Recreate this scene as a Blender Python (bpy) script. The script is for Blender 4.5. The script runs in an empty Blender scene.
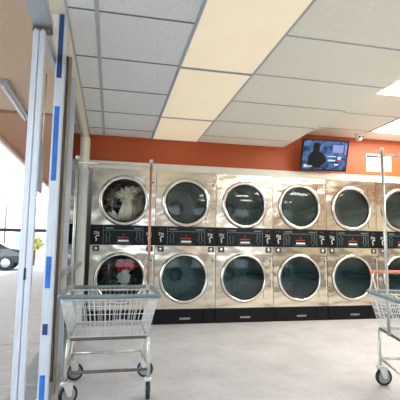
import bpy, bmesh, math, random
from mathutils import Vector, Matrix, noise
random.seed(7)
PI = math.pi
SC = bpy.context.scene
COL = SC.collection
# ------------------------------------------------------------------ materials
def lin(c):
    c = c / 255.0
    return c / 12.92 if c <= 0.04045 else ((c + 0.055) / 1.055) ** 2.4
def rgb(r, g, b): return (lin(r), lin(g), lin(b), 1.0)
def mat(name, col, rough=0.6, metal=0.0, bump=0.0, scale=20.0, var=0.0, spec=0.5, emit=None, es=0.0, stretch=(1, 1, 1), coat=0.0, detail=4.0, bdist=0.01):
    m = bpy.data.materials.new(name); m.use_nodes = True
    nt = m.node_tree; b = nt.nodes['Principled BSDF']
    b.inputs['Base Color'].default_value = col
    b.inputs['Roughness'].default_value = rough
    b.inputs['Metallic'].default_value = metal
    b.inputs['Specular IOR Level'].default_value = spec
    b.inputs['Coat Weight'].default_value = coat
    if emit:
        b.inputs['Emission Color'].default_value = emit
        b.inputs['Emission Strength'].default_value = es
    tc = nt.nodes.new('ShaderNodeTexCoord'); mp = nt.nodes.new('ShaderNodeMapping')
    mp.inputs['Scale'].default_value = stretch
    nt.links.new(tc.outputs['Object'], mp.inputs['Vector'])
    n = nt.nodes.new('ShaderNodeTexNoise'); n.inputs['Scale'].default_value = scale; n.inputs['Detail'].default_value = detail
    nt.links.new(mp.outputs['Vector'], n.inputs['Vector'])
    if var:
        r = nt.nodes.new('ShaderNodeValToRGB')
        r.color_ramp.elements[0].position = 0.3; r.color_ramp.elements[1].position = 0.7
        r.color_ramp.elements[0].color = tuple(c * (1 - var) for c in col[:3]) + (1,)
        r.color_ramp.elements[1].color = tuple(min(1, c * (1 + var)) for c in col[:3]) + (1,)
        nt.links.new(n.outputs['Fac'], r.inputs['Fac']); nt.links.new(r.outputs['Color'], b.inputs['Base Color'])
    if bump:
        bp = nt.nodes.new('ShaderNodeBump'); bp.inputs['Strength'].default_value = bump; bp.inputs['Distance'].default_value = bdist
        nt.links.new(n.outputs['Fac'], bp.inputs['Height']); nt.links.new(bp.outputs['Normal'], b.inputs['Normal'])
    return m
def glass_mat(name, tint, refl=0.08, rough=0.01):
    m = bpy.data.materials.new(name); m.use_nodes = True
    nt = m.node_tree; nt.nodes.clear()
    o = nt.nodes.new('ShaderNodeOutputMaterial'); mx = nt.nodes.new('ShaderNodeMixShader')
    t = nt.nodes.new('ShaderNodeBsdfTransparent'); t.inputs['Color'].default_value = tint
    g = nt.nodes.new('ShaderNodeBsdfGlossy'); g.inputs['Roughness'].default_value = rough
    f = nt.nodes.new('ShaderNodeFresnel'); f.inputs['IOR'].default_value = 1.35
    a = nt.nodes.new('ShaderNodeMath'); a.operation = 'ADD'; a.inputs[1].default_value = refl; a.use_clamp = True
    nt.links.new(f.outputs[0], a.inputs[0]); nt.links.new(a.outputs[0], mx.inputs['Fac'])
    nt.links.new(t.outputs[0], mx.inputs[1]); nt.links.new(g.outputs[0], mx.inputs[2]); nt.links.new(mx.outputs[0], o.inputs['Surface'])
    return m
M = {}
M['orange'] = mat('orange paint', rgb(186, 84, 40), 0.45, bump=0.15, scale=60, var=0.04)
M['white_trim'] = mat('white painted trim', rgb(226, 222, 208), 0.45, var=0.04, scale=5)
M['low_band'] = mat('grey stand-in band', rgb(108, 104, 98), 0.5, var=0.06, scale=6)
M['cream'] = mat('cream paint', rgb(228, 220, 200), 0.6, var=0.03, scale=4)
M['steel'] = mat('brushed stainless steel', rgb(226, 218, 204), 0.19, 1.0, bump=0.5, scale=1.5, var=0.04, stretch=(1, 1, 2.0), detail=2.2, bdist=0.07)
M['chrome'] = mat('polished chrome', rgb(225, 225, 222), 0.14, 1.0, var=0.0)
M['door_ring'] = mat('satin door ring', rgb(232, 230, 224), 0.2, 1.0, bump=0.05, scale=8)
M['gasket'] = mat('black rubber gasket', rgb(22, 22, 24), 0.5)
M['panel'] = mat('dark control panel', rgb(17, 25, 30), 0.4, spec=0.25, var=0.08, scale=8)
M['panel_black'] = mat('black coin block', rgb(10, 15, 18), 0.4, spec=0.25)
M['line'] = mat('grey panel print', rgb(128, 150, 152), 0.5)
M['print'] = mat('white panel print', rgb(228, 230, 226), 0.5)
M['red_print'] = mat('red panel print', rgb(180, 58, 44), 0.5)
M['red_dot'] = mat('dark red indicator', rgb(72, 30, 30), 0.4)
M['base'] = mat('black enamel base', rgb(8, 11, 16), 0.35, spec=0.25, var=0.15, scale=6)
M['drum'] = mat('galvanised drum', rgb(176, 192, 190), 0.5, 0.3, bump=0.6, scale=45, var=0.3)
M['drum_teal'] = mat('teal tinted drum', rgb(112, 156, 162), 0.4, 0.4, bump=0.6, scale=45, var=0.3)  # tint of the lower door glass put into the drum colour
M['housing'] = mat('grey steel housing', rgb(110, 112, 110), 0.5, 0.6)
M['door_glass'] = glass_mat('tumbler door glass', (0.95, 0.98, 0.97, 1), 0.02, 0.02)
M['door_glass2'] = glass_mat('teal tumbler door glass', (0.86, 0.97, 0.98, 1), 0.02, 0.02)
M['pane'] = glass_mat('storefront glass', (0.93, 0.96, 0.96, 1), 0.03, 0.0)
M['alu'] = mat('brushed aluminium', rgb(190, 196, 202), 0.36, 0.75, var=0.08, scale=30, stretch=(8, 8, .25), bump=0.1)
M['alu_white'] = mat('pale anodised aluminium', rgb(206, 212, 220), 0.42, 0.35, var=0.1, scale=30, stretch=(8, 8, .2), bump=0.08)
M['tan'] = mat('tan weathered aluminium', rgb(176, 166, 152), 0.45, 0.4, var=0.2, scale=18, stretch=(3, 3, .4))
M['flute'] = mat('fluted pale grey panel', rgb(222, 224, 218), 0.45, 0.1, var=0.12, scale=30, stretch=(8, 8, .3))
M['bronze'] = mat('weathered bronze frame', rgb(122, 112, 100), 0.5, 0.45, var=0.25, scale=18, stretch=(3, 3, .4), bump=0.2)
M['strip_blue'] = mat('blue strip', rgb(38, 112, 200), 0.4, var=0.2, scale=30)
M['strip_navy'] = mat('dark blue strip', rgb(34, 66, 116), 0.4, var=0.25, scale=30)
M['rubber'] = mat('black rubber', rgb(30, 32, 34), 0.6)
M['grey_rubber'] = mat('grey rubber tread', rgb(150, 156, 160), 0.55)
M['wire'] = mat('zinc plated wire', rgb(216, 220, 220), 0.35, 0.45)
M['cart_tube'] = mat('zinc plated tube', rgb(206, 206, 200), 0.3, 0.8, var=0.15, scale=25)
M['bumper'] = mat('pale blue grey vinyl bumper', rgb(118, 132, 138), 0.45, var=0.1, scale=30)
M['rust'] = mat('rusty steel tube', rgb(176, 130, 112), 0.45, 0.5, var=0.2, scale=25)
M['brown'] = mat('scuffed brown tube', rgb(104, 94, 94), 0.4, 0.5, var=0.2, scale=40)
M['salmon'] = mat('salmon painted tube', rgb(226, 138, 112), 0.45, var=0.1)
M['tbar'] = mat('ceiling grid', rgb(176, 184, 190), 0.5)
M['tbar_dark'] = mat('tarnished ceiling runner', rgb(108, 112, 118), 0.5)
M['dark'] = mat('near black plastic', rgb(18, 19, 22), 0.4)
M['white_plastic'] = mat('white plastic', rgb(235, 232, 225), 0.4)
M['tile'] = mat('mineral fibre tile', rgb(232, 237, 240), 0.9, bump=0.9, scale=55, var=0.07, detail=6, bdist=0.012)
M['tile_smooth'] = mat('smooth ceiling tile', rgb(240, 240, 228), 0.85, bump=0.3, scale=30, var=0.03)
M['diffuser'] = mat('cream light diffuser', rgb(224, 214, 190), 0.35, emit=rgb(240, 226, 196), es=0.27, bump=0.1, scale=3, var=0.04)
M['lit'] = mat('bright light diffuser', rgb(250, 250, 245), 0.35, emit=rgb(255, 246, 230), es=13.0)
M['floor'] = mat('painted concrete floor', rgb(196, 196, 200), 0.5, bump=0.25, scale=26, var=0.07, detail=8)
def add_stains(m):
    nt = m.node_tree; b = nt.nodes['Principled BSDF']
    src = b.inputs['Base Color'].links[0].from_socket
    tc = nt.nodes.new('ShaderNodeTexCoord'); n = nt.nodes.new('ShaderNodeTexNoise')
    n.inputs['Scale'].default_value = 2.3; n.inputs['Detail'].default_value = 9; n.inputs['Roughness'].default_value = 0.7
    nt.links.new(tc.outputs['Object'], n.inputs['Vector'])
    r = nt.nodes.new('ShaderNodeValToRGB'); r.color_ramp.elements[0].position = 0.35; r.color_ramp.elements[1].position = 0.6
    r.color_ramp.elements[0].color = (0.80, 0.79, 0.80, 1); r.color_ramp.elements[1].color = (1, 1, 1, 1)
    mx = nt.nodes.new('ShaderNodeMixRGB'); mx.blend_type = 'MULTIPLY'; mx.inputs[0].default_value = 1
    nt.links.new(n.outputs['Fac'], r.inputs[0]); nt.links.new(src, mx.inputs[1]); nt.links.new(r.outputs[0], mx.inputs[2])
    nt.links.new(mx.outputs[0], b.inputs['Base Color'])
add_stains(M['floor'])
M['paving'] = mat('pale concrete paving', rgb(108, 102, 98), 0.8, bump=0.3, scale=12, var=0.12)
M['asphalt'] = mat('sun bleached asphalt', rgb(140, 138, 136), 0.9, bump=0.3, scale=20, var=0.12)
M['soffit'] = mat('beige stucco soffit', rgb(200, 176, 152), 0.85, bump=0.5, scale=40, var=0.08)
M['terracotta'] = mat('terracotta stucco', rgb(168, 130, 104), 0.85, bump=0.5, scale=40, var=0.08)
M['facade'] = mat('white stucco', rgb(236, 234, 228), 0.8, bump=0.3, scale=30, var=0.03)
M['paint_black'] = mat('black car paint', rgb(18, 19, 22), 0.2, coat=1.0)
M['leaf'] = mat('yellow green foliage', rgb(176, 168, 96), 0.8, var=0.35, scale=9)
M['bark'] = mat('bark', rgb(96, 76, 58), 0.9, var=0.3, scale=20, bump=0.6)
M['sign_grey'] = mat('grey sheet metal sign', rgb(158, 162, 164), 0.5, 0.3, var=0.05)
M['paper'] = mat('white paper', rgb(236, 234, 232), 0.7)
M['blue_print'] = mat('dark blue header print', rgb(52, 62, 104), 0.6)
M['grey_print'] = mat('grey text lines', rgb(164, 162, 168), 0.6)
# TV colours
def emis(name, c, s=1.0): return mat(name, (0.01, 0.01, 0.01, 1), 0.5, spec=0.15, emit=c, es=s * 0.8)
M['tv_blue'] = emis('screen blue', rgb(38, 66, 112), 1.0)
nt = M['tv_blue'].node_tree
_n = nt.nodes.new('ShaderNodeTexNoise'); _n.inputs['Scale'].default_value = 14
_tc = nt.nodes.new('ShaderNodeTexCoord'); nt.links.new(_tc.outputs['Object'], _n.inputs['Vector'])
_r = nt.nodes.new('ShaderNodeValToRGB'); _r.color_ramp.elements[0].position = 0.35; _r.color_ramp.elements[1].position = 0.7
_r.color_ramp.elements[0].color = rgb(20, 34, 66); _r.color_ramp.elements[1].color = rgb(78, 120, 172)
nt.links.new(_n.outputs['Fac'], _r.inputs[0]); nt.links.new(_r.outputs[0], nt.nodes['Principled BSDF'].inputs['Emission Color'])
M['tv_dark'] = emis('screen dark figure', rgb(12, 13, 20), 1.0)
M['tv_pale'] = emis('screen pale panel', rgb(136, 142, 190), 1.0)
M['tv_white'] = emis('screen white lettering', rgb(196, 206, 226), 1.0)
M['tv_pink'] = emis('screen magenta line', rgb(150, 60, 110), 1.0)

# ------------------------------------------------------------------ mesh helpers
class MB:
    def __init__(s): s.bm = bmesh.new()
    def box(s, x0, x1, y0, y1, z0, z1, bev=0.0):
        vs = [s.bm.verts.new(p) for p in ((x0, y0, z0), (x1, y0, z0), (x1, y1, z0), (x0, y1, z0), (x0, y0, z1), (x1, y0, z1), (x1, y1, z1), (x0, y1, z1))]
        fs = [s.bm.faces.new([vs[i] for i in f]) for f in ((0, 3, 2, 1), (4, 5, 6, 7), (0, 1, 5, 4), (1, 2, 6, 5), (2, 3, 7, 6), (3, 0, 4, 7))]
        if bev > 0:
            es = list({e for f in fs for e in f.edges})
            bmesh.ops.bevel(s.bm, geom=es, offset=bev, segments=2, affect='EDGES', clamp_overlap=True)
        return s
    def tube(s, pts, r, seg=8, closed=False):
        pts = [Vector(p) for p in pts]; n = len(pts); rings = []
        up = None
        for i, p in enumerate(pts):
            if closed: d = (pts[(i + 1) % n] - pts[i - 1])
            elif i == 0: d = pts[1] - p
            elif i == n - 1: d = p - pts[i - 1]
            else: d = (pts[i + 1] - p).normalized() + (p - pts[i - 1]).normalized()
            d.normalize()
            if up is None or abs(up.dot(d)) > 0.99:
                a = Vector((0, 0, 1)) if abs(d.z) < 0.9 else Vector((1, 0, 0))
            else: a = up
            u = (a - d * a.dot(d)).normalized(); v = d.cross(u); up = u
            rings.append([s.bm.verts.new(p + (u * math.cos(2 * PI * k / seg) + v * math.sin(2 * PI * k / seg)) * r) for k in range(seg)])
        m = n if closed else n - 1
        for i in range(m):
            A, B = rings[i], rings[(i + 1) % n]
            for k in range(seg):
                f = s.bm.faces.new((A[k], A[(k + 1) % seg], B[(k + 1) % seg], B[k])); f.smooth = True
        if not closed:
            s.bm.faces.new(rings[0][::-1]); s.bm.faces.new(rings[-1])
        return s
    def lathe(s, prof, c, axis='y', seg=48, closed=False, cap0=True):
        """prof: (radius, offset along axis)"""
        c = Vector(c); rings = []
        for r, o in prof:
            ring = []
            for k in range(seg):
                a = 2 * PI * k / seg; ca, sa = r * math.cos(a), r * math.sin(a)
                p = {'y': (ca, o, sa), 'z': (ca, sa, o), 'x': (o, ca, sa)}[axis]
                ring.append(s.bm.verts.new(c + Vector(p)))
            rings.append(ring)
        m = len(rings) if closed else len(rings) - 1
        for i in range(m):
            A, B = rings[i], rings[(i + 1) % len(rings)]
            for k in range(seg):
                f = s.bm.faces.new((A[k], B[k], B[(k + 1) % seg], A[(k + 1) % seg])); f.smooth = True
        if not closed:
            if cap0 and prof[0][0] > 1e-4: s.bm.faces.new(rings[0])
            if prof[-1][0] > 1e-4: s.bm.faces.new(rings[-1][::-1])
        return s
    def holeplate(s, x0, x1, z0, z1, cx, cz, r, y0, y1, seg=64):
        ang = [2 * PI * k / seg for k in range(seg)]
        for X, Z in ((x0, z0), (x1, z0), (x1, z1), (x0, z1)): ang.append(math.atan2(Z - cz, X - cx) % (2 * PI))
        ang = sorted(set(round(a, 6) for a in ang))
        I, O, I2, O2 = [], [], [], []
        for a in ang:
            c_, s_ = math.cos(a), math.sin(a); t = 1e9
            if c_ > 1e-9: t = min(t, (x1 - cx) / c_)
            if c_ < -1e-9: t = min(t, (x0 - cx) / c_)
            if s_ > 1e-9: t = min(t, (z1 - cz) / s_)
            if s_ < -1e-9: t = min(t, (z0 - cz) / s_)
            for L, R, y in ((I, r, y0), (O, t, y0), (I2, r, y1), (O2, t, y1)):
                L.append(s.bm.verts.new((cx + c_ * R, y, cz + s_ * R)))
        n = len(ang)
        for i in range(n):
            j = (i + 1) % n
            s.bm.faces.new((I[i], I[j], O[j], O[i])); s.bm.faces.new((I2[i], O2[i], O2[j], I2[j]))
            s.bm.faces.new((I[i], I2[i], I2[j], I[j])); s.bm.faces.new((O[i], O[j], O2[j], O2[i]))
        return s
    def poly(s, pts2, y0, y1):
        """extruded outline in the xz plane"""
        a = [s.bm.verts.new((x, y0, z)) for x, z in pts2]; b = [s.bm.verts.new((x, y1, z)) for x, z in pts2]
        s.bm.faces.new(a); s.bm.faces.new(b[::-1]); n = len(a)
        for i in range(n):
            j = (i + 1) % n; s.bm.faces.new((a[i], b[i], b[j], a[j]))
        return s
    def build(s, name, m, parent=None, loc=None):
        bmesh.ops.recalc_face_normals(s.bm, faces=s.bm.faces)
        me = bpy.data.meshes.new(name); s.bm.to_mesh(me); s.bm.free()
        me.materials.append(m)
        o = bpy.data.objects.new(name, me); COL.objects.link(o)
        if parent: o.parent = parent
        if loc: o.location = loc
        return o
def tag(o, label=None, cat=None, group=None, kind=None):
    if label: o['label'] = label
    if cat: o['category'] = cat
    if group: o['group'] = group
    if kind: o['kind'] = kind
    return o
def empty(name, loc, rz=0.0):
    o = bpy.data.objects.new(name, None); COL.objects.link(o); o.location = loc; o.rotation_euler = (0, 0, rz); o.empty_display_size = 0.1
    return o
def struct(o): o['kind'] = 'structure'; return o
def children(o): return [c for c in bpy.data.objects if c.parent == o]
def copy_tree(o, parent=None):
    c = o.copy(); COL.objects.link(c)
    if parent: c.parent = parent
    for ch in children(o): copy_tree(ch, c)
    return c
def text_mesh(txt, size):
    cu = bpy.data.curves.new('t', 'FONT'); cu.body = txt; cu.size = size; cu.extrude = 0.0008; cu.align_x = 'CENTER'
    ob = bpy.data.objects.new('t', cu); COL.objects.link(ob)
    dg = bpy.context.evaluated_depsgraph_get(); me = bpy.data.meshes.new_from_object(ob.evaluated_get(dg))
    bpy.data.objects.remove(ob)
    return me
def text(name, txt, size, m, parent, loc):
    me = text_mesh(txt, size); me.materials.clear(); me.materials.append(m)
    o = bpy.data.objects.new(name, me); COL.objects.link(o); o.parent = parent; o.location = loc; o.rotation_euler = (PI / 2, 0, 0)
    return o

# ------------------------------------------------------------------ camera (solved from the dryers' seams, doors and the ceiling grid)
F_, YAW, PIT, ROL = 409.06, 0.2130, 0.11607, 0.01268
cd = bpy.data.cameras.new('camera'); cam = bpy.data.objects.new('camera', cd); COL.objects.link(cam)
cd.sensor_width = 36; cd.sensor_fit = 'HORIZONTAL'; cd.lens = F_ / 400 * 36; cd.clip_start = 0.02; cd.clip_end = 300
fw = Vector((math.sin(YAW) * math.cos(PIT), math.cos(YAW) * math.cos(PIT), math.sin(PIT)))
rt = fw.cross(Vector((0, 0, 1))).normalized(); up = rt.cross(fw)
r2 = rt * math.cos(ROL) + up * math.sin(ROL); u2 = up * math.cos(ROL) - rt * math.sin(ROL)
cam.matrix_world = Matrix(((r2.x, u2.x, -fw.x, 0.249), (r2.y, u2.y, -fw.y, -5.243), (r2.z, u2.z, -fw.z, 0.962), (0, 0, 0, 1)))
SC.camera = cam

# ------------------------------------------------------------------ room
RX = 6.6; FY = -8.6; ZL = 2.40; ZU = 2.62; SX = 2.61; WX = -0.07; WY = 0.10
struct(MB().box(-0.17, RX, FY, 1.3, -0.12, 0.0).build('floor', M['floor']))
struct(MB().box(WX - 0.1, RX, WY, WY + 0.12, 2.045, 2.75).box(4.83, RX, WY, WY + 0.12, 0.0, 2.045).build('wall_back', M['orange']))
struct(MB().box(-0.17, RX + .1, 1.3, 1.4, 0, 2.75).build('wall_service', M['housing']))
struct(MB().box(-0.27, -0.17, WY, 1.4, 0, 2.75).build('wall_side', M['facade']))
# each far wall: grey stand-in band, cream middle, orange band at the top, as on the wall in view
for nm, (x0, x1, y0, y1), (ix, iy) in (('right', (RX, RX + .1, FY, 1.3), (-.01, 0)), ('front', (-0.17, RX, FY - .12, FY), (0, .01))):
    if nm == 'right': struct(MB().box(x0, x1, y0, y1, 0, 2.75).build('wall_right', M['cream']))
    else:
        w = MB(); w.box(x0, x1, y0, y1, 0, 1.0).box(x0, x1, y0, y1, 2.0, 2.75).box(x0, 0.1, y0, y1, 1.0, 2.0).box(2.0, 3.6, y0, y1, 1.0, 2.0).box(5.4, x1, y0, y1, 1.0, 2.0)
        struct(w.build('wall_front', M['cream']))
struct(MB().box(RX - .012, RX, FY + .02, -0.05, 0.0, 1.0).build('trim_11', M['low_band']))  # unseen dark band, added for its reflection in the dryer steel
struct(MB().box(-0.05, RX - .02, FY, FY + .012, 0.0, 1.0).build('trim_12', M['low_band']))  # same added band on the front wall, standing in for washers
struct(MB().box(RX - .008, RX, FY + .02, -0.02, 2.1, 2.55).build('trim_13', M['orange']))
struct(MB().box(-0.05, RX - .02, FY, FY + .008, 2.05, 2.39).build('trim_14', M['orange']))
for i, (a, b) in enumerate(((0.1, 2.0), (3.6, 5.4))):
    fr = MB()
    fr.box(a, b, FY - 0.09, FY - 0.03, 1.0, 1.05).box(a, b, FY - 0.09, FY - 0.03, 1.95, 2.0).box(a, a + .05, FY - 0.09, FY - 0.03, 1.05, 1.95).box(b - .05, b, FY - 0.09, FY - 0.03, 1.05, 1.95)
    o = struct(fr.build('window_%d' % (i + 2), M['alu']))
    MB().box(a + .05, b - .05, FY - 0.065, FY - 0.055, 1.05, 1.95).build('pane', M['pane'], o)
# ceilings
lo = MB().box(WX, 1.35, FY, WY, ZL, ZL + 0.35).build('ceiling', M['tile']); struct(lo)
lo2 = MB().box(1.35, SX, FY, WY, ZL, ZL + 0.35).build('ceiling', M['tile_smooth']); struct(lo2)
struct(MB().box(SX, RX, FY, WY, ZU, ZU + 0.13).build('ceiling', M['tile_smooth']))
YS = [-0.295 - 0.6275 * k for k in range(13)]    # cross runners
YS = [y for y in (-0.24, -0.87, -1.52, -2.16, -2.80, -3.45, -4.09, -4.73, -5.38, -6.02, -6.66, -7.3, -7.95)]
t = MB().box(0.115 - 0.013, 0.115 + 0.013, FY, WY, ZL - 0.006, ZL)
for x in (0.735, 1.352): t.box(x - 0.009, x + 0.009, FY, WY, ZL - 0.006, ZL)
t.box(WX, WX + 0.014, FY, WY, ZL - 0.008, ZL)
struct(t.build('trim_1', M['tbar']))
t = MB()
for y in YS:
    t.box(WX + .014, 0.102, y - 0.005, y + 0.005, ZL - 0.005, ZL)
    t.box(0.128, 0.726, y - 0.005, y + 0.005, ZL - 0.005, ZL)
struct(t.build('trim_9', M['tbar_dark']))
t = MB()
for y in YS: t.box(1.361, SX - 0.012, y - 0.006, y + 0.006, ZL - 0.005, ZL)
struct(t.build('trim_10', M['tbar']))
t = MB()
for y in (-0.27, -0.90, -1.53, -2.17, -2.8, -3.43, -4.06, -4.7, -5.3): t.box(SX, RX, y - 0.007, y + 0.007, ZU - 0.005, ZU)
for x in (3.75, 4.97, 6.19): t.box(x - 0.009, x + 0.009, FY, WY, ZU - 0.006, ZU)
struct(t.build('trim_2', M['tbar']))
# thin moulding along the top of the orange wall and the pale board above the dryers
struct(MB().box(WX, 4.82, -0.012, WY, 1.947, 2.042, 0.004).build('trim_3', M['white_trim']))

def ceiling_light(x0, x1, y0, y1, z, m, label):
    r = empty('ceiling_light', ((x0 + x1) / 2, (y0 + y1) / 2, z)); hx, hy = (x1 - x0) / 2, (y1 - y0) / 2
    b = MB(); b.box(-hx, hx, -hy, -hy + .012, -0.012, 0).box(-hx, hx, hy - .012, hy, -0.012, 0).box(-hx, -hx + .012, -hy + .012, hy - .012, -0.012, 0).box(hx - .012, hx, -hy + .012, hy - .012, -0.012, 0)
    b.build('frame', M['tbar'], r)
    MB().box(-hx + .012, hx - .012, -hy + .012, hy - .012, -0.008, -0.001).build('diffuser', m, r)
    return tag(r, label, 'light', 'flat panel ceiling lights')
ceiling_light(0.735, 1.352, -0.86, 0.085, ZL, M['diffuser'], 'short cream light panel in the low ceiling, touching the orange wall')
ceiling_light(0.735, 1.352, -2.15, -0.87, ZL, M['diffuser'], 'cream light panel in the low ceiling, middle one of the row of three')
ceiling_light(0.735, 1.352, -3.44, -2.16, ZL, M['diffuser'], 'largest looking cream light panel in the low ceiling, at the photo top edge')
ceiling_light(0.735, 1.352, -4.73, -3.46, ZL, M['diffuser'], 'cream light panel overhead, outside the picture')
ceiling_light(3.76, 4.96, -0.89, -0.28, ZU, M['lit'], 'bright white light panel in the raised ceiling right of the dome camera')
ceiling_light(2.62, 3.74, -2.16, -1.54, ZU, M['lit'], 'bright white light panel at the ceiling step, upper right photo edge')
ceiling_light(3.76, 4.96, -3.42, -2.81, ZU, M['lit'], 'bright white light panel in the raised ceiling, beyond the right edge')
ceiling_light(2.62, 3.74, -4.69, -4.07, ZU, M['lit'], 'bright white light panel in the raised ceiling behind the viewer')
ceiling_light(3.76, 4.96, -6.6, -6.0, ZU, M['lit'], 'bright white light panel in the raised ceiling near the back windows')

# ------------------------------------------------------------------ storefront on the left (plane x about -0.07 .. -0.17)
sf = MB()
sf.box(-0.17, WX, FY, -4.2, 2.34, 2.75).box(-0.17, WX, -4.2, -2.70, 2.40, 2.75).box(-0.17, WX, -2.70, WY, 2.31, 2.75)   # head wall
struct(sf.build('wall_left', M['cream']))
hd = MB(); hd.box(-0.182, -0.085, -4.25, -3.09, 2.078, 2.13, 0.004).box(-0.155, -0.125, -3.09, -0.12, 2.075, 2.13, 0.003)
struct(hd.build('trim_4', M['alu']))
fr = MB(); fr.box(-0.14, -0.08, -2.80, -0.12, 0.0, 0.08, 0.004)
fr.box(-0.13, -0.08, -2.26, -1.94, 0.735, 0.785, 0.004).box(-0.13, -0.08, -1.86, -0.13, 0.735, 0.785, 0.004)
wn = struct(fr.build('window_1', M['alu']))
def mullion(x0, x1, y0, y1, z0, z1, m, label, grooves=0):
    b = MB(); b.box(x0, x1, y0, y1, z0, z1, 0.004)
    for g in range(grooves):
        x = x0 + (x1 - x0) * (g + 1) / (grooves + 1)
        b.box(x - 0.003, x + 0.003, y0 - 0.006, y0, z0, z1)
    o = b.build('mullion', m, wn); o['label'] = label; return o
mb = mullion(-0.120, -0.062, -2.72, -2.68, 0, 2.40, M['alu_white'], 'pale aluminium mullion with blue strips', 0)
for z0, z1, k in ((1.98, 2.39, 'strip_navy'), (1.345, 1.80, 'strip_blue'), (0.72, 0.90, 'strip_blue'), (0.46, 0.52, 'strip_navy'), (0.10, 0.24, 'strip_blue')):  # narrow blue strips on the near face of the pale mullion
    o = MB().box(-0.110, -0.082, -2.7235, -2.7202, z0, z1).build('blue_strip', M[k], mb)
    o['label'] = '%s strip' % ('dark blue' if k == 'strip_navy' else 'bright blue')
mullion(-0.120, -0.092, -2.32, -2.28, 0, 2.31, M['bronze'], 'weathered bronze brown mullion', 1)
mullion(-0.090, -0.068, -2.31, -2.28, 0, 2.31, M['tan'], 'tan weathered strip beside the bronze mullion', 1)
mullion(-0.134, -0.074, -1.93, -1.87, 0, 2.31, M['alu_white'], 'plain aluminium mullion', 1)
for y0, y1 in ((-2.68, -2.32), (-2.26, -1.93), (-1.86, -0.14)):
    MB().box(-0.112, -0.104, y0, y1, 0.08, 2.125).build('pane', M['pane'], wn)
    MB().box(-0.112, -0.104, y0, y1, 2.165, 2.31).build('pane', M['pane'], wn)
# fluted corner post between the glass and the first dryer
b = MB(); b.box(-0.18, -0.052, -0.12, WY, 0, 1.93, 0.003)
for g in range(6): b.box(-0.172 + g * 0.020, -0.164 + g * 0.020, -0.130, -0.12, 0.0, 1.92)
struct(MB().box(-0.18, -0.048, -0.10, WY, 1.93, 2.31, 0.003).build('trim_8', M['cream']))
struct(b.build('trim_5', M['flute']))
# door jamb: pale lock post beside the doorway
dj = MB(); dj.box(-0.176, -0.147, -3.13, -3.10, 0, 2.07, 0.003).box(-0.144, -0.116, -3.13, -3.10, 0, 2.07, 0.003).box(-0.147, -0.144, -3.12, -3.10, 0, 2.07)
d1 = struct(dj.build('door_1', M['alu_white']))
MB().box(-0.150, -0.141, -3.134, -3.129, 0.80, 0.855).build('lock_slot', M['dark'], d1)
br = MB(); br.box(-0.182, -0.085, -3.128, -3.09, 2.055, 2.078, 0.002)
for k in range(5): br.box(-0.178 + k * .018, -0.170 + k * .018, -3.134, -3.128, 2.058, 2.075)
br.build('jamb_bracket', M['bronze'], d1)
# near jamb of the doorway and glazing behind the viewer
nj = MB(); nj.box(-0.165, -0.075, -4.25, -4.2, 0, 2.11).box(-0.165, -0.075, FY, -4.25, 0, 0.1)
for y in (-5.6, -7.0, FY + .02): nj.box(-0.15, -0.08, y, y + 0.05, 0.1, 2.34)
o5 = struct(nj.build('window_5', M['alu']))
for y0, y1 in ((-8.53, -7.0), (-6.95, -5.6), (-5.55, -4.25)): MB().box(-0.112, -0.104, y0, y1, 0.1, 2.34).build('pane', M['pane'], o5)
struct(MB().box(-0.17, WX, -4.2, -3.13, -0.02, 0.012).build('trim_6', M['alu']))

# ------------------------------------------------------------------ outside
struct(MB().box(-3.2, -0.17, -10, 12, -0.16, -0.03).build('sidewalk', M['paving']))
struct(MB().box(-70, 40, -40, -10, -0.4, -0.18).build('ground', M['asphalt']))
struct(MB().box(-70, -3.2, -10, 70, -0.4, -0.18).build('ground', M['asphalt']))
struct(MB().box(-3.2, 40, 12, 70, -0.4, -0.18).build('ground', M['asphalt']))
b = MB()
for y in range(-9, 12, 1): b.box(-3.19, -0.18, y - 0.006, y + 0.006, -0.03, -0.027)
b.box(-1.6, -1.588, -10, 12, -0.03, -0.027)
struct(b.build('trim_7', M['asphalt']))
cp = MB(); cp.box(-1.50, -0.17, -9, 0.3, 2.70, 2.86)
struct(cp.build('canopy', M['soffit']))
struct(MB().box(-1.50, -0.27, 0.3, 10.5, 2.66, 2.86).build('canopy', M['terracotta']))
struct(MB().box(-1.56, -1.50, -9, 10.5, 2.60, 2.90).build('fascia', M['facade']))
struct(MB().box(-0.45, -0.27, 1.4, 10.5, -0.16, 2.66).build('facade_wall', M['terracotta']))
tb = empty('tube_light', (-0.92, -0.15, 2.70))
MB().box(-0.05, 0.05, -0.62, 0.62, -0.06, 0.0, 0.008).build('housing', M['alu'], tb)
MB().tube([(0, -0.58, -0.075), (0, 0.58, -0.075)], 0.014, 10).build('tube', M['white_plastic'], tb)
tag(tb, 'slim fluorescent batten under the outside canopy, at upper left', 'light')
sg = empty('hanging_sign', (-0.45, -1.15, 2.70))
MB().box(-0.012, 0.012, -0.2, 0.2, -1.22, -0.74, 0.003).build('board', M['sign_grey'], sg)
for y in (-0.15, 0.15): MB().tube([(0, y, -0.74), (0, y, 0.0)], 0.006, 6).build('rod', M['alu'], sg)
tag(sg, 'grey sheet metal sign hanging under the canopy between door jamb and mullion', 'sign')
rl = empty('handrail', (-1.3, -0.95, -0.03))
MB().box(-1.2, 1.13, -0.02, 0.02, 1.125, 1.155, 0.006).build('rail', M['dark'], rl)
for x in (-1.15, -0.95, 1.1): MB().tube([(x, 0, 0), (x, 0, 1.125)], 0.014, 8).build('rail_post', M['alu'], rl)
tag(rl, 'dark horizontal handrail standing outside the glass front', 'railing')
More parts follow.
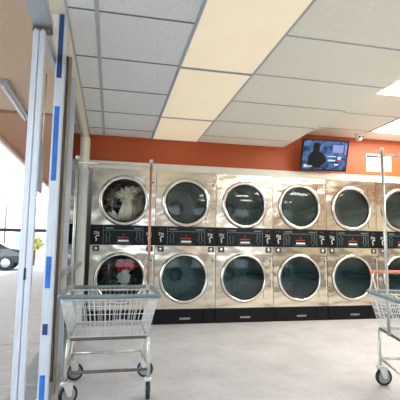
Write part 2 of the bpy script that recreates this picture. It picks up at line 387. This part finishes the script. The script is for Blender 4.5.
# street lamp far off
sl = empty('street_lamp', (-6.6, 24, -0.18))
MB().tube([(0, 0, 0), (0, 0, 4.3)], 0.06, 10).build('pole', M['bronze'], sl)
MB().tube([(0, 0, 4.25), (-0.6, 0, 4.45), (-1.0, 0, 4.4)], 0.035, 8).build('arm', M['alu'], sl)
MB().lathe([(0.04, 0.28), (0.1, 0.26), (0.19, 0.0), (0.15, -0.06), (0.0, -0.08)], (-1.05, 0, 4.1), 'z', 20).build('lamp_head', M['dark'], sl)
tag(sl, 'distant street lamp across the car park', 'street lamp')
# building across the car park
bd = empty('building', (-10, 48, -0.18))
MB().box(-26, 14, 0, 8, 0, 5.4).build('wall', M['facade'], bd)
MB().box(-26.4, 14.4, -0.5, 8.4, 5.4, 5.9, 0.05).build('roof', M['facade'], bd)
for k in range(8): MB().box(-24 + k * 4.6, -21.6 + k * 4.6, -0.06, 0.0, 0.9, 3.0).build('window', M['sign_grey'], bd)
tag(bd, 'low white building far across the car park', 'building')
# shrub
def foliage(name, c, r, n, m, parent):
    b = MB(); rnd = random.Random(3)
    for i in range(n):
        d = Vector((rnd.gauss(0, 1), rnd.gauss(0, 1), rnd.gauss(0, 1))).normalized() * (r * rnd.uniform(0.35, 1))
        p = Vector(c) + Vector((d.x, d.y, d.z * 0.8))
        q = Vector((rnd.gauss(0, 1), rnd.gauss(0, 1), rnd.gauss(0, 1))).normalized(); s_ = q.orthogonal().normalized(); l = rnd.uniform(.12, .26) * r ** .5
        v = [b.bm.verts.new(p + q * l), b.bm.verts.new(p + s_ * l * .3), b.bm.verts.new(p - q * l), b.bm.verts.new(p - s_ * l * .3)]
        b.bm.faces.new(v)
    return b.build(name, m, parent)
for x, y, r, lab in ((-4.05, 20, 0.55, 'small yellow green tree beyond the car park, right of the door jamb'),):
    tr = empty('tree', (x, y, -0.18))
    MB().tube([(0, 0, 0), (0.05, 0, .6), (0, 0.05, 1.1)], 0.07, 8).build('trunk', M['bark'], tr)
    foliage('crown', (0, 0, 1.25), r, 420, M['leaf'], tr)
    tag(tr, lab, 'tree')
# parked car (seen in part through the doorway)
def car():
    r = empty('car', (-5.8, 15.6, -0.18), -1.5)
    side = [(-2.2, .35), (-2.25, .7), (-2.1, .9), (-1.2, 1.0), (-0.55, 1.42), (0.7, 1.45), (1.45, 1.02), (2.1, .95), (2.25, .7), (2.2, .35)]
    b = MB()
    # side profile runs along y; width along x
    L = []
    for s_, w_ in ((-1, 0.0), (1, 0.0)):
        L.append([b.bm.verts.new((s_ * (0.86 if z < 1.0 else 0.66), y, z)) for y, z in side])
    n = len(side)
    b.bm.faces.new(L[0]); b.bm.faces.new(L[1][::-1])
    for i in range(n):
        j = (i + 1) % n; b.bm.faces.new((L[0][i], L[1][i], L[1][j], L[0][j]))
    o = b.build('body', M['paint_black'], r)
    md = o.modifiers.new('b', 'BEVEL'); md.width = 0.05; md.segments = 3
    for s_ in (-1, 1):
        for y in (-1.4, 1.4):
            wl = MB().lathe([(0.32, -0.1), (0.34, -0.07), (0.34, 0.07), (0.32, 0.1), (0.2, 0.1)], (s_ * 0.80, y, 0.34), 'x', 28).build('wheel', M['rubber'], r)
            MB().lathe([(0.2, 0), (0.19, 0.02 * s_), (0.05, 0.03 * s_), (0, 0.03 * s_)], (s_ * 0.905, y, 0.34), 'x', 20).build('hub_cap', M['alu'], wl)
    for y0, y1 in ((-1.0, -0.05), (0.02, 1.1)):
        for s_ in (-1, 1):
            MB().poly([(y0, 1.06), (y1, 1.06), (y1 * .8 if y1 > 0 else y1, 1.36), (y0 * .6 if y0 < -.5 else y0, 1.36)], -0.01, 0.01).build('side_window', M['dark'], r)
            o = [c for c in children(r) if c.name.startswith('side_window')][-1]
            o.rotation_euler = (0, 0, PI / 2); o.location = (s_ * 0.80, 0, 0)
    for s_ in (-1, 1): MB().box(s_ * .62 - .16, s_ * .62 + .16, -2.29, -2.24, .68, .82, .02).build('tail_light', M['red_print'], r)
    return tag(r, 'black car parked outside, seen past the doorway at far left', 'car')
car()

# ------------------------------------------------------------------ stacked tumble dryers
W = 0.80; ZT = 1.945
ZLC, ZUC = 0.573, 1.543
def dryer():
    r = empty('stack_dryer', (0, 0, 0))
    g = 0.003
    b = MB()   # housing: open fronted shell
    b.box(g, 0.02, 0.0, 1.0, 0.19, ZT).box(W - 0.02, W - g, 0.0, 1.0, 0.19, ZT).box(0.02, W - 0.02, 0.96, 1.0, 0.19, ZT)
    b.box(0.02, W - 0.02, 0.02, 0.96, ZT - 0.02, ZT).box(0.02, W - 0.02, 0.02, 0.96, 0.19, 0.205).box(0.02, W - 0.02, 0.02, 0.96, 1.10, 1.115)
    b.build('housing', M['steel'], r)
    up = MB().holeplate(g, W - g, 1.232, ZT, 0.4, ZUC, 0.292, -0.008, 0.02).build('upper_front_panel', M['steel'], r)
    lp = MB().holeplate(g, W - g, 0.19, 0.983, 0.385, ZLC, 0.285, -0.008, 0.02).build('lower_front_panel', M['steel'], r)
    for par, zt, zb, which_ in ((up, 1.84, 1.27, 0), (lp, 0.845, 0.30, 1)):
        hp = MB().box(0.66, 0.772, -0.014, -0.008, zb, zt, 0.003).build('hinge_plate', M['steel'], par)
        pt = MB().box(0.772, 0.777, -0.018, -0.008, zb - .005, zt + .005).box(0.70, 0.772, -0.018, -0.008, zt, zt + .005).box(0.70, 0.772, -0.018, -0.008, zb - .005, zb)
        pt.build('plate_trim', M['white_plastic'] if which_ else M['door_ring'], hp)
        MB().lathe([(0.010, -0.020), (0.010, -0.008)], (0.757, 0, zt - 0.05), 'y', 12).build('lock', M['dark'], hp)
    doors = []
    for cx, cz, gl, rr, which in ((0.4, ZUC, 'door_glass', 0.268, 'upper'), (0.385, ZLC, 'door_glass2', 0.276, 'lower')):
        R = 0.318
        d = MB().lathe([(R, -0.008), (R, -0.020), (R - 0.010, -0.034), (R - 0.026, -0.040), (rr + 0.006, -0.030), (rr, -0.018), (rr, -0.008)], (cx, 0, cz), 'y', 72, closed=True).build('door', M['door_ring'], r)
        gk = 0.011 if which == 'upper' else 0.005
        MB().lathe([(rr + 0.001, -0.012), (rr - 0.003, -0.028), (rr - gk, -0.022), (rr - gk, -0.008), (rr, -0.008)], (cx, 0, cz), 'y', 72, closed=True).build('gasket', M['gasket'], d)
        MB().lathe([(R + 0.005, -0.0085), (R + 0.004, -0.013), (R - 0.001, -0.013), (R - 0.001, -0.0085)], (cx, 0, cz), 'y', 72, closed=True).build('outer_seal', M['gasket'], d)
        MB().lathe([(rr - gk, -0.012), (rr * .7, -0.019), (rr * .35, -0.023), (0.0005, -0.024)], (cx, 0, cz), 'y', 64, cap0=False).build('glass', M[gl], d)
        h = MB(); h.box(cx + R - 0.03, cx + R + 0.035, -0.036, -0.012, cz - 0.045, cz + 0.045, 0.006)
        h.build('hinge', M['chrome'], d)
        # drum with three lifters
        dr = MB(); dr.lathe([(0.288, 0.022), (0.30, 0.03), (0.355, 0.05), (0.355, 0.78), (0.20, 0.80), (0.0005, 0.80)], (0.4, 0, cz), 'y', 56, cap0=False)
        dm = M['drum'] if which == 'upper' else M['drum_teal']; dr = dr.build('drum', dm, r)
        for k in range(3):
            a = PI / 2 + 0.5 + k * 2 * PI / 3
            L = MB(); pts = [(-0.045, 0.354), (-0.012, 0.27), (0.012, 0.27), (0.045, 0.354)]
            q = [(0.4 + p[1] * math.cos(a) - p[0] * math.sin(a), cz + p[1] * math.sin(a) + p[0] * math.cos(a)) for p in pts]
            L.poly(q, 0.08, 0.78).build('lifter', dm, dr)
        MB().lathe([(0.10, 0.78), (0.10, 0.77), (0.03, 0.76), (0.0005, 0.755)], (0.4, 0, cz), 'y', 28).build('drum_hub', dm, dr)
    # control panel
    cp = MB().box(g, W - g, -0.012, 0.02, 0.985, 1.230, 0.002).build('control_panel', M['panel'], r)
    for s_, x0, x1 in ((0, 0.012, 0.150), (1, 0.660, 0.788)):
        cb = MB().box(x0, x1, -0.017, -0.012, 0.992, 1.222, 0.002).build('coin_block', M['panel_black'], cp)
        cx = (x0 + x1) / 2
        text('price_lettering', '25¢', 0.050, M['print'], cb, (cx - 0.004, -0.0178, 1.115))
        MB().tube([(cx + .028, -0.020, 1.098), (cx - .004, -0.020, 1.094), (cx - .016, -0.020, 1.070), (cx - .002, -0.020, 1.052), (cx - .010, -0.020, 1.028)], 0.006, 6).build('coin_slot', M['print'], cb)
        MB().box(cx - .028, cx + .028, -0.019, -0.017, 1.186, 1.200).build('coin_label', M['red_dot'], cb)
        MB().lathe([(0.008, -0.022), (0.008, -0.017)], (cx, 0, 1.221), 'y', 10).build('button', M['dark'], cb)
    ln = MB(); ln.box(0.162, 0.640, -0.0135, -0.012, 1.164, 1.168).box(0.156, 0.159, -0.0135, -0.012, 0.995, 1.22).box(0.645, 0.648, -0.0135, -0.012, 0.995, 1.22)
    ln.build('panel_line', M['line'], cp)
    def arrow(cx, cz, s_):
        o_ = [(0, .072), (.036, .02), (.018, .02), (.018, -.065), (-.018, -.065), (-.018, .02), (-.036, .02)]
        pts = [(cx + x, -0.0135, cz + s_ * z) for x, z in o_]
        return MB().tube(pts, 0.0028, 5, closed=True).build('arrow', M['line'], cp)
    arrow(0.215, 1.083, 1)['label'] = 'outlined arrow pointing up'; arrow(0.590, 1.083, -1)['label'] = 'outlined arrow pointing down'
    for x0, n in ((0.185, 6), (0.535, 6)):
        b = MB()
        for k in range(n): b.box(x0 + k * 0.016, x0 + k * 0.016 + 0.011, -0.0135, -0.012, 1.185, 1.199)
        b.build('panel_label', M['line'], cp)
    b = MB()
    for k in range(7):
        x = 0.335 + k * 0.0195; b.box(x, x + 0.013, -0.014, -0.012, 1.070, 1.086); 
        if k % 2: b.box(x + 0.013, x + 0.0175, -0.014, -0.012, 1.076, 1.082)
    MB().poly([(0.392, 1.108), (0.404, 1.128), (0.416, 1.108)], -0.014, -0.012).build('emblem_triangle', M['red_print'], cp)
    b.build('maker_emblem', M['red_print'], cp)
    MB().box(0.338, 0.470, -0.016, -0.012, 1.026, 1.048, 0.001).build('display', M['print'], cp)
    MB().box(0.310, 0.500, -0.013, -0.012, 1.008, 1.011).build('display_line', M['line'], cp)
    # square coin return plates below the panel
    for cx in (0.075, 0.735):
        p = MB().box(cx - 0.042, cx + 0.042, -0.016, -0.008, 0.905, 0.975, 0.003).build('latch_plate', M['housing'], lp)
        MB().box(cx - .031, cx + .031, -0.018, -0.016, 0.915, 0.965, 0.002).build('latch_recess', M['gasket'], p)
        MB().lathe([(0.021, -0.018), (0.021, -0.022), (0.014, -0.026), (0.0005, -0.026)], (cx - .003, 0, 0.94), 'y', 20).build('knob', M['chrome'], p)
    # base
    bs = MB().box(g, W - g, 0.004, 1.0, 0.0, 0.188, 0.002).build('base', M['base'], r)
    a = MB().box(0.012, 0.628, -0.006, 0.004, 0.008, 0.182, 0.003).build('lint_drawer', M['base'], bs)
    MB().box(0.335, 0.475, -0.012, -0.006, 0.056, 0.080, 0.004).build('drawer_handle', M['sign_grey'], a)
    MB().box(0.634, 0.788, -0.006, 0.004, 0.008, 0.182, 0.003).build('access_panel', M['base'], bs)
    return r
order = ['with washing in both drums, leftmost of the row',
         'second from left, right beside the loaded one',
         'third from left',
         'fourth from left, below the television',
         'fifth from left, below the dome camera',
         'cut off by right photo edge']
D0 = dryer()
DRY = [D0] + [copy_tree(D0) for k in range(5)]
for k, d in enumerate(DRY):
    d.location = (k * W, 0, 0)
    tag(d, 'stainless steel stack dryer ' + order[k], 'tumble dryer', 'stacked tumble dryers along the back wall')

# ------------------------------------------------------------------ washing in the first dryer
def crumple(name, m, loc, size, seed, label, cat='clothes', fold=0.75, freq=2.6):
    bm = bmesh.new(); bmesh.ops.create_icosphere(bm, subdivisions=5, radius=1)
    off = Vector((seed * 7.3, seed * 3.1, seed * 1.7))
    for v in bm.verts:
        p = v.co.copy()
        n = noise.turbulence(p * freq + off, 3, False, noise_basis='PERLIN_ORIGINAL')
        n2 = noise.noise(p * 1.3 + off)
        q = p + Vector((noise.noise(p * 1.7 + off), noise.noise(p * 1.7 - off), noise.noise(p * 1.7 + off * 2))) * 0.5
        r1 = abs(noise.noise(q * freq * 0.9 + off)); r2 = abs(noise.noise(q * freq * 2.1 - off))
        s_ = 1 + fold * (1.6 * r1 ** 0.7 + 0.8 * r2 ** 0.8 - 0.85) + 0.45 * n2
        w = Vector((loc[0] + p.x * size[0] * s_, max(0.034, loc[1] + p.y * size[1] * s_), loc[2] + p.z * size[2] * s_))
        cz = ZUC if loc[2] > 1.1 else ZLC; d = Vector((w.x - 0.4, w.z - cz)); lim = 0.275 if w.y < 0.06 else 0.34
        if d.length > lim: d = d.normalized() * lim; w.x = 0.4 + d.x; w.z = cz + d.y     # pressed against the drum
        v.co = w - Vector(loc)
    for f in bm.faces: f.smooth = True
    me = bpy.data.meshes.new(name); bm.to_mesh(me); bm.free(); me.materials.append(m)
    o = bpy.data.objects.new(name, me); COL.objects.link(o); o.location = loc
    return tag(o, label, cat, 'washing inside the leftmost dryer')
def strip(name, m, path, widths, seed, label, amp=0.018, cat='clothes'):
    """hanging cloth with folds: rows across, thickness by solidify-like closed section"""
    b = MB(); n = 48; rows = []
    for i, (p, w_) in enumerate(zip(path, widths)):
        row = []
        for k in range(n):
            a = 2 * PI * k / n
            f = 1 + 0.30 * math.sin(a * 7 + seed + i * 0.35) + 0.20 * math.sin(a * 4 + seed * 2 - i * 0.4)
            row.append(b.bm.verts.new((p[0] + math.cos(a) * w_ * f, p[1] + math.sin(a) * w_ * 0.55 * f, p[2])))
        rows.append(row)
    for A, B in zip(rows, rows[1:]):
        for k in range(n):
            f = b.bm.faces.new((A[k], A[(k + 1) % n], B[(k + 1) % n], B[k])); f.smooth = True
    b.bm.faces.new(rows[0]); b.bm.faces.new(rows[-1][::-1])
    return tag(b.build(name, m), label, cat, 'washing inside the leftmost dryer')
cl = lambda n, r, g, b, v=0.1, s=14: mat(n, rgb(r, g, b), 0.9, var=v, scale=s, bump=0.3)
cream = cl('cream cotton', 248, 238, 220); white = cl('white cotton', 252, 250, 248); olive = cl('olive grey cotton', 120, 122, 104)
navy = cl('navy cotton', 34, 42, 56); red = cl('red cotton', 226, 18, 44, .3, 22); green = cl('dark teal cotton', 36, 62, 62)
pinkp = cl('white and grey print', 246, 240, 244, .3, 40); pink = cl('pink cotton', 240, 120, 180); blk = cl('black cotton', 20, 22, 28)
beige = cl('beige cotton', 190, 178, 150); maroon = cl('maroon cotton', 110, 56, 66)
crumple('shirt', cream, (0.42, 0.10, 1.63), (0.10, 0.05, 0.07), 1, 'cream shirt bunched into a knot, centre of the upper drum')
strip('towel', cream, [(0.43, .10, 1.60), (0.435, .09, 1.53), (0.43, .09, 1.45), (0.42, .09, 1.37), (0.41, .10, 1.30)], [0.035, 0.045, 0.055, 0.07, 0.085], 0.4, 'cream towel hanging down from the knot in the upper drum')
crumple('shirt', white, (0.27, 0.12, 1.335), (0.12, 0.06, 0.055), 3, 'white shirt heaped at the lower left of the upper drum')
crumple('towel', white, (0.47, 0.20, 1.30), (0.13, 0.08, 0.05), 8, 'white towel lying at the bottom of the upper drum')
crumple('shirt', olive, (0.25, 0.19, 1.62), (0.10, 0.07, 0.12), 4, 'olive grey shirt, upper left in the upper drum')
crumple('trousers', navy, (0.25, 0.24, 1.45), (0.14, 0.08, 0.10), 5, 'navy trousers, middle left in the upper drum')
crumple('towel', beige, (0.56, 0.18, 1.46), (0.09, 0.07, 0.15), 6, 'beige towel against the right side of the upper drum')
crumple('sweater', maroon, (0.34, 0.26, 1.73), (0.16, 0.08, 0.05), 9, 'dull maroon sweater along the top of the upper drum')
crumple('shirt', cream, (0.50, 0.16, 1.70), (0.09, 0.06, 0.05), 12, 'cream shirt sleeve folded above the knot in the upper drum')
crumple('shirt', red, (0.44, 0.09, 0.735), (0.125, 0.05, 0.06), 2, 'bright red shirt along the top of the lower drum')
crumple('shirt', maroon, (0.22, 0.14, 0.65), (0.05, 0.05, 0.07), 13, 'small dark red shirt, left in the lower drum')
crumple('sweater', green, (0.25, 0.19, 0.55), (0.12, 0.08, 0.12), 10, 'dark teal sweater filling the left of the lower drum')
crumple('blouse', pinkp, (0.43, 0.075, 0.60), (0.062, 0.035, 0.085), 11, 'white and grey patterned blouse, centre of the lower drum', fold=0.9)
crumple('sock', pink, (0.44, 0.075, 0.455), (0.04, 0.03, 0.04), 14, 'pink sock below the patterned blouse in the lower drum')
crumple('trousers', blk, (0.53, 0.22, 0.55), (0.10, 0.08, 0.17), 15, 'black trousers, right side of the lower drum')

# ------------------------------------------------------------------ television
tv = empty('television', (3.10, -0.17, 2.255)); tv.rotation_euler = (math.radians(17), math.radians(0.0), math.radians(-4))
MB().box(-0.335, 0.335, -0.018, 0.018, -0.215, 0.215, 0.005).build('casing', M['dark'], tv)
bz = MB(); bz.box(-0.335, 0.335, -0.024, -0.018, -0.215, -0.190).box(-0.335, 0.335, -0.024, -0.018, 0.197, 0.215).box(-0.335, -0.318, -0.024, -0.018, -0.19, 0.197).box(0.318, 0.335, -0.024, -0.018, -0.19, 0.197)
bz.build('bezel', M['dark'], tv)
s_ = MB().box(-0.318, 0.318, -0.0195, -0.018, -0.19, 0.197).build('screen', M['tv_blue'], tv)
fig = [(-.24, -.15), (-.235, -.03), (-.21, .03), (-.175, .055), (-.18, .10), (-.175, .15), (-.15, .175), (-.11, .17), (-.085, .14), (-.08, .09), (-.09, .05), (-.045, .035), (0.0, 0.0), (.02, -.05), (.0, -.11), (-.04, -.14), (-.05, -.17), (-.2, -.17)]
MB().poly([(x, z) for x, z in fig], -0.0205, -0.0195).build('picture_figure', M['tv_dark'], s_)
MB().box(0.105, 0.265, -0.0205, -0.0195, 0.045, 0.150).build('picture_panel', M['tv_pale'], s_)
MB().box(0.285, 0.31, -0.0205, -0.0195, 0.02, 0.16).build('picture_panel', M['tv_pale'], s_)
for x0, x1, z, h, k in ((.04, .17, -.01, .007, 'tv_white'), (.19, .24, -.03, .02, 'tv_white'), (.05, .16, -.065, .012, 'tv_white'), (.18, .29, -.065, .012, 'tv_pink'), (.15, .21, -.12, .012, 'tv_white'), (-.29, -.25, -.15, .018, 'tv_white'), (-.24, -.17, -.155, .012, 'tv_white')):
    MB().box(x0, x1, -0.0205, -0.0195, z - h, z + h).build('picture_caption', M[k], s_)
bk = MB(); bk.box(-0.08, 0.08, 0.018, 0.04, -0.09, 0.09).tube([(0, 0.03, 0), (0, 0.225, -0.02)], 0.022, 10).build('wall_bracket', M['dark'], tv)
tag(tv, 'flat television showing a dark figure on blue, tilted forward on the orange wall', 'television')

# ------------------------------------------------------------------ dome camera and notices
dc = empty('security_camera', (3.70, -0.10, 2.62))
MB().lathe([(0.062, 0), (0.062, -0.022), (0.055, -0.03)], (0, 0, 0), 'z', 28).build('mount', M['white_plastic'], dc)
MB().lathe([(0.052, -0.03), (0.052, -0.05), (0.044, -0.078), (0.026, -0.096), (0.0005, -0.103)], (0, 0, 0), 'z', 28).build('dome', M['white_plastic'], dc)
for x in (-0.024, 0.022): MB().lathe([(0.013, -0.058), (0.013, -0.040)], (x, 0, -0.05), 'y', 16).build('lens', M['dark'], dc)
tag(dc, 'small white dome security camera where the raised ceiling meets the orange wall', 'security camera')
def notice(x0, x1, z0, z1, label, style):
    r = MB().box(x0, x1, WY - 0.004, WY - 0.0005, z0, z1).build('notice', M['paper'])
    y0, y1 = WY - 0.0055, WY - 0.004
    if style == 0:
        MB().box(x0 + .018, x1 - .006, y0, y1, z1 - .055, z1 - .022).build('header', M['blue_print'], r)
        MB().box(x0 + .018, x1 - .006, y0, y1, z0 + .016, z0 + .032).build('footer', M['blue_print'], r)
        MB().box(x0, x0 + .008, y0, y1, z0, z1).build('edge_strip', M['blue_print'], r)
        b = MB()
        for k in range(6): b.box(x0 + .022, x1 - .02 - (k % 3) * .02, y0, y1, z1 - .085 - k * .022, z1 - .079 - k * .022)
        b.build('text_lines', M['grey_print'], r)
    else:
        MB().box(x0 + .004, x0 + .022, y0, y1, z1 - .06, z1 - .02).build('header', M['blue_print'], r)
        b = MB()
        for k in range(8): b.box(x0 + .035, x1 - .02 - (k % 3) * .02, y0, y1, z1 - .045 - k * .024, z1 - .038 - k * .024)
        b.build('text_lines', M['grey_print'], r)
    return tag(r, label, 'notice')
notice(3.93, 4.145, 2.125, 2.395, 'white paper notice with dark blue header on orange wall, nearer the television', 0)
notice(4.155, 4.36, 2.135, 2.39, 'white paper notice pinned at the right photo edge, behind the cart pole', 1)

# ------------------------------------------------------------------ laundry carts
def lerp(a, b, t_): return a + (b - a) * t_
def laundry_cart(loc, rz, label, rack_y, pole_mats, handle=False):
    r = empty('laundry_cart', loc, rz)
    ax, ay, zt = 0.308, 0.315, 0.655     # rim half sizes
    bx, by, zb = 0.240, 0.260, 0.405     # basket floor half sizes
    def rrect(hx, hy, z, c=0.035, ox=0):
        P = []
        for sx, sy, a0 in ((1, 1, 0), (-1, 1, PI / 2), (-1, -1, PI), (1, -1, 3 * PI / 2)):
            for k in range(5):
                a = a0 + k * PI / 8; P.append((ox + sx * (hx - c) + c * math.cos(a), sy * (hy - c) + c * math.sin(a), z))
        return P
    MB().tube(rrect(ax, ay, zt), 0.013, 8, True).build('rim_bumper', M['bumper'], r)
    MB().tube(rrect(ax - .012, ay - .012, zt - 0.022), 0.006, 6, True).build('rim_wire', M['wire'], r)
    k_ = MB(); wr = 0.0020
    def P(u, v, s): # s 0 top..1 bottom ; u,v -1..1
        return (u * lerp(ax - .008, bx, s), v * lerp(ay - .008, by, s), lerp(zt, zb, s))
    nx, ny = 18, 18
    for i in range(nx + 1):
        u = -1 + 2 * i / nx
        k_.tube([P(u, -1, 0), P(u, -1, 1), P(u, 1, 1), P(u, 1, 0)], wr, 4)
    for j in range(ny + 1):
        v = -1 + 2 * j / ny
        k_.tube([P(-1, v, 0), P(-1, v, 1), P(1, v, 1), P(1, v, 0)], wr, 4)
    for s in (0.25, 0.45, 0.62, 0.80, 1.0):
        k_.tube([P(-1, -1, s), P(1, -1, s), P(1, 1, s), P(-1, 1, s)], wr * (1.2 if s < 1 else 1.8), 5, True)
    k_.build('basket', M['wire'], r)
    # lower carriage
    MB().tube(rrect(bx, by, zb - 0.012, 0.02), 0.010, 8, True).build('basket_support', M['brown'], r)
    lx, ly, zl = 0.252, 0.238, 0.190
    MB().tube([(-lx, ly, zl), (lx, ly, zl)], 0.010, 8).build('cross_bar', M['cart_tube'], r)
    MB().tube([(-lx, -ly, zl), (lx, -ly, zl)], 0.010, 8).build('cross_bar', M['brown'], r)
    for s in (-1, 1): MB().tube([(s * lx, -ly, zl), (s * lx, ly, zl)], 0.009, 8).build('side_bar', M['cart_tube'], r)
    for sx in (-1, 1):
        for sy in (-1, 1):
            MB().tube([(sx * bx, sy * by, zb - .01), (sx * (bx + .012), sy * (by - .008), 0.26), (sx * lx, sy * ly, zl), (sx * lx, sy * ly, 0.138)], 0.0115, 8).build('leg', M['cart_tube'], r)
            # swivel caster
            a = {(-1, -1): 0.5, (1, -1): 1.5, (-1, 1): 0.25, (1, 1): -0.15}[(sx, sy)]
            c = empty('caster', (sx * lx, sy * ly, 0), a); c.parent = r
            bpy.data.objects.remove(c)
            M3 = Matrix.Rotation(a, 4, 'Z')
            ox = 0.022
            f = MB(); f.lathe([(0.022, 0.142), (0.026, 0.136), (0.026, 0.128)], (0, 0, 0), 'z', 16)
            f.box(-0.028, 0.045, -0.021, 0.021, 0.122, 0.130, 0.002)
            for q in (-1, 1):
                yy = q * 0.0185
                f.poly([(-.022, .128), (.045, .128), (ox + .016, .052), (ox - .010, .052)], yy - .0015, yy + .0015)
            f.tube([(ox, -0.024, 0.060), (ox, 0.024, 0.060)], 0.006, 8)
            f.bm.transform(Matrix.Translation((sx * lx, sy * ly, 0)) @ M3)
            fo = f.build('caster', M['wire'], r)
            for nm, prof, mm in (('tire', [(0.046, -0.013), (0.057, -0.013), (0.060, -0.006), (0.060, 0.006), (0.057, 0.013), (0.046, 0.013)], M['rubber']),
                                 ('wheel_disc', [(0.0465, -0.010), (0.0465, 0.010), (0.038, 0.012), (0.030, 0.006), (0.014, 0.007), (0.012, 0.013), (0.0005, 0.013)], M['grey_rubber'])):
                w_ = MB()
                if nm == 'tire': w_.lathe(prof, (ox, 0, 0.060), 'y', 32, closed=True)
                else:
                    w_.lathe(prof[1:], (ox, 0, 0.060), 'y', 32); w_.lathe([(q[0], -q[1]) for q in prof[1:]], (ox, 0, 0.060), 'y', 32)
                w_.bm.transform(Matrix.Translation((sx * lx, sy * ly, 0)) @ M3)
                w_.build(nm, mm, fo)
    # hanging rack
    zr = 1.635; px = 0.285
    for s, mm in zip((-1, 1), pole_mats):
        o = MB().tube([(s * px, rack_y, zb), (s * px, rack_y, zr - .012)], 0.0105, 8).build('rack_pole', M[mm], r)
        MB().lathe([(0.0005, .030), (0.013, .024), (0.017, .012), (0.013, 0), (0.0105, -0.006)], (s * px, rack_y, zr), 'z', 14).build('pole_cap', M['cart_tube'], o)
        MB().box(s * px - .016, s * px + .016, rack_y - .016, rack_y + .016, zt - .02, zt + .02, .003).build('pole_clamp', M['cart_tube'], o)
    MB().tube([(-px, rack_y, zr - .03), (px, rack_y, zr - .03)], 0.0085, 8).build('hanging_bar', M['cart_tube'], r)
    if handle:
        for q in (-1, 1): MB().tube([(q * .24, .30, zt), (q * .235, .40, zt + .10), (q * .20, .47, zt + .135)], 0.006, 8).build('handle_arm', M['cart_tube'], r)
        MB().tube([(-.23, .47, zt + .135), (.23, .47, zt + .135)], 0.013, 10).build('handle', M['salmon'], r)
    return tag(r, label, 'laundry cart', 'wire laundry carts with hanging racks')
laundry_cart((0.262, -2.285, 0), 0.0, 'chrome wire laundry cart with hanging rack, in front of the loaded leftmost dryer', 0.285, ('cart_tube', 'rust'))
laundry_cart((2.34, -2.84, 0), -0.32, 'chrome wire laundry cart with salmon handle, cut off by the right photo edge', -0.07, ('cart_tube', 'cart_tube'), True)

# ------------------------------------------------------------------ light
wd = bpy.data.worlds.new('sky'); SC.world = wd; wd.use_nodes = True
bg = wd.node_tree.nodes['Background']; bg.inputs['Color'].default_value = (0.78, 0.89, 1.0, 1); bg.inputs['Strength'].default_value = 2.4
sd = bpy.data.lights.new('sun', 'SUN'); sd.energy = 2.2; sd.angle = 0.01; sd.color = (1, 0.95, 0.88)
so = bpy.data.objects.new('sun', sd); COL.objects.link(so)
so.rotation_euler = Vector((0.45, 0.25, -1)).to_track_quat('-Z', 'Y').to_euler()
SC.view_settings.view_transform = 'Standard'; SC.view_settings.look = 'None'; SC.view_settings.gamma = 1.0; SC.view_settings.exposure = 0.78
SC.cycles.max_bounces = 12; SC.cycles.diffuse_bounces = 6; SC.cycles.transparent_max_bounces = 16
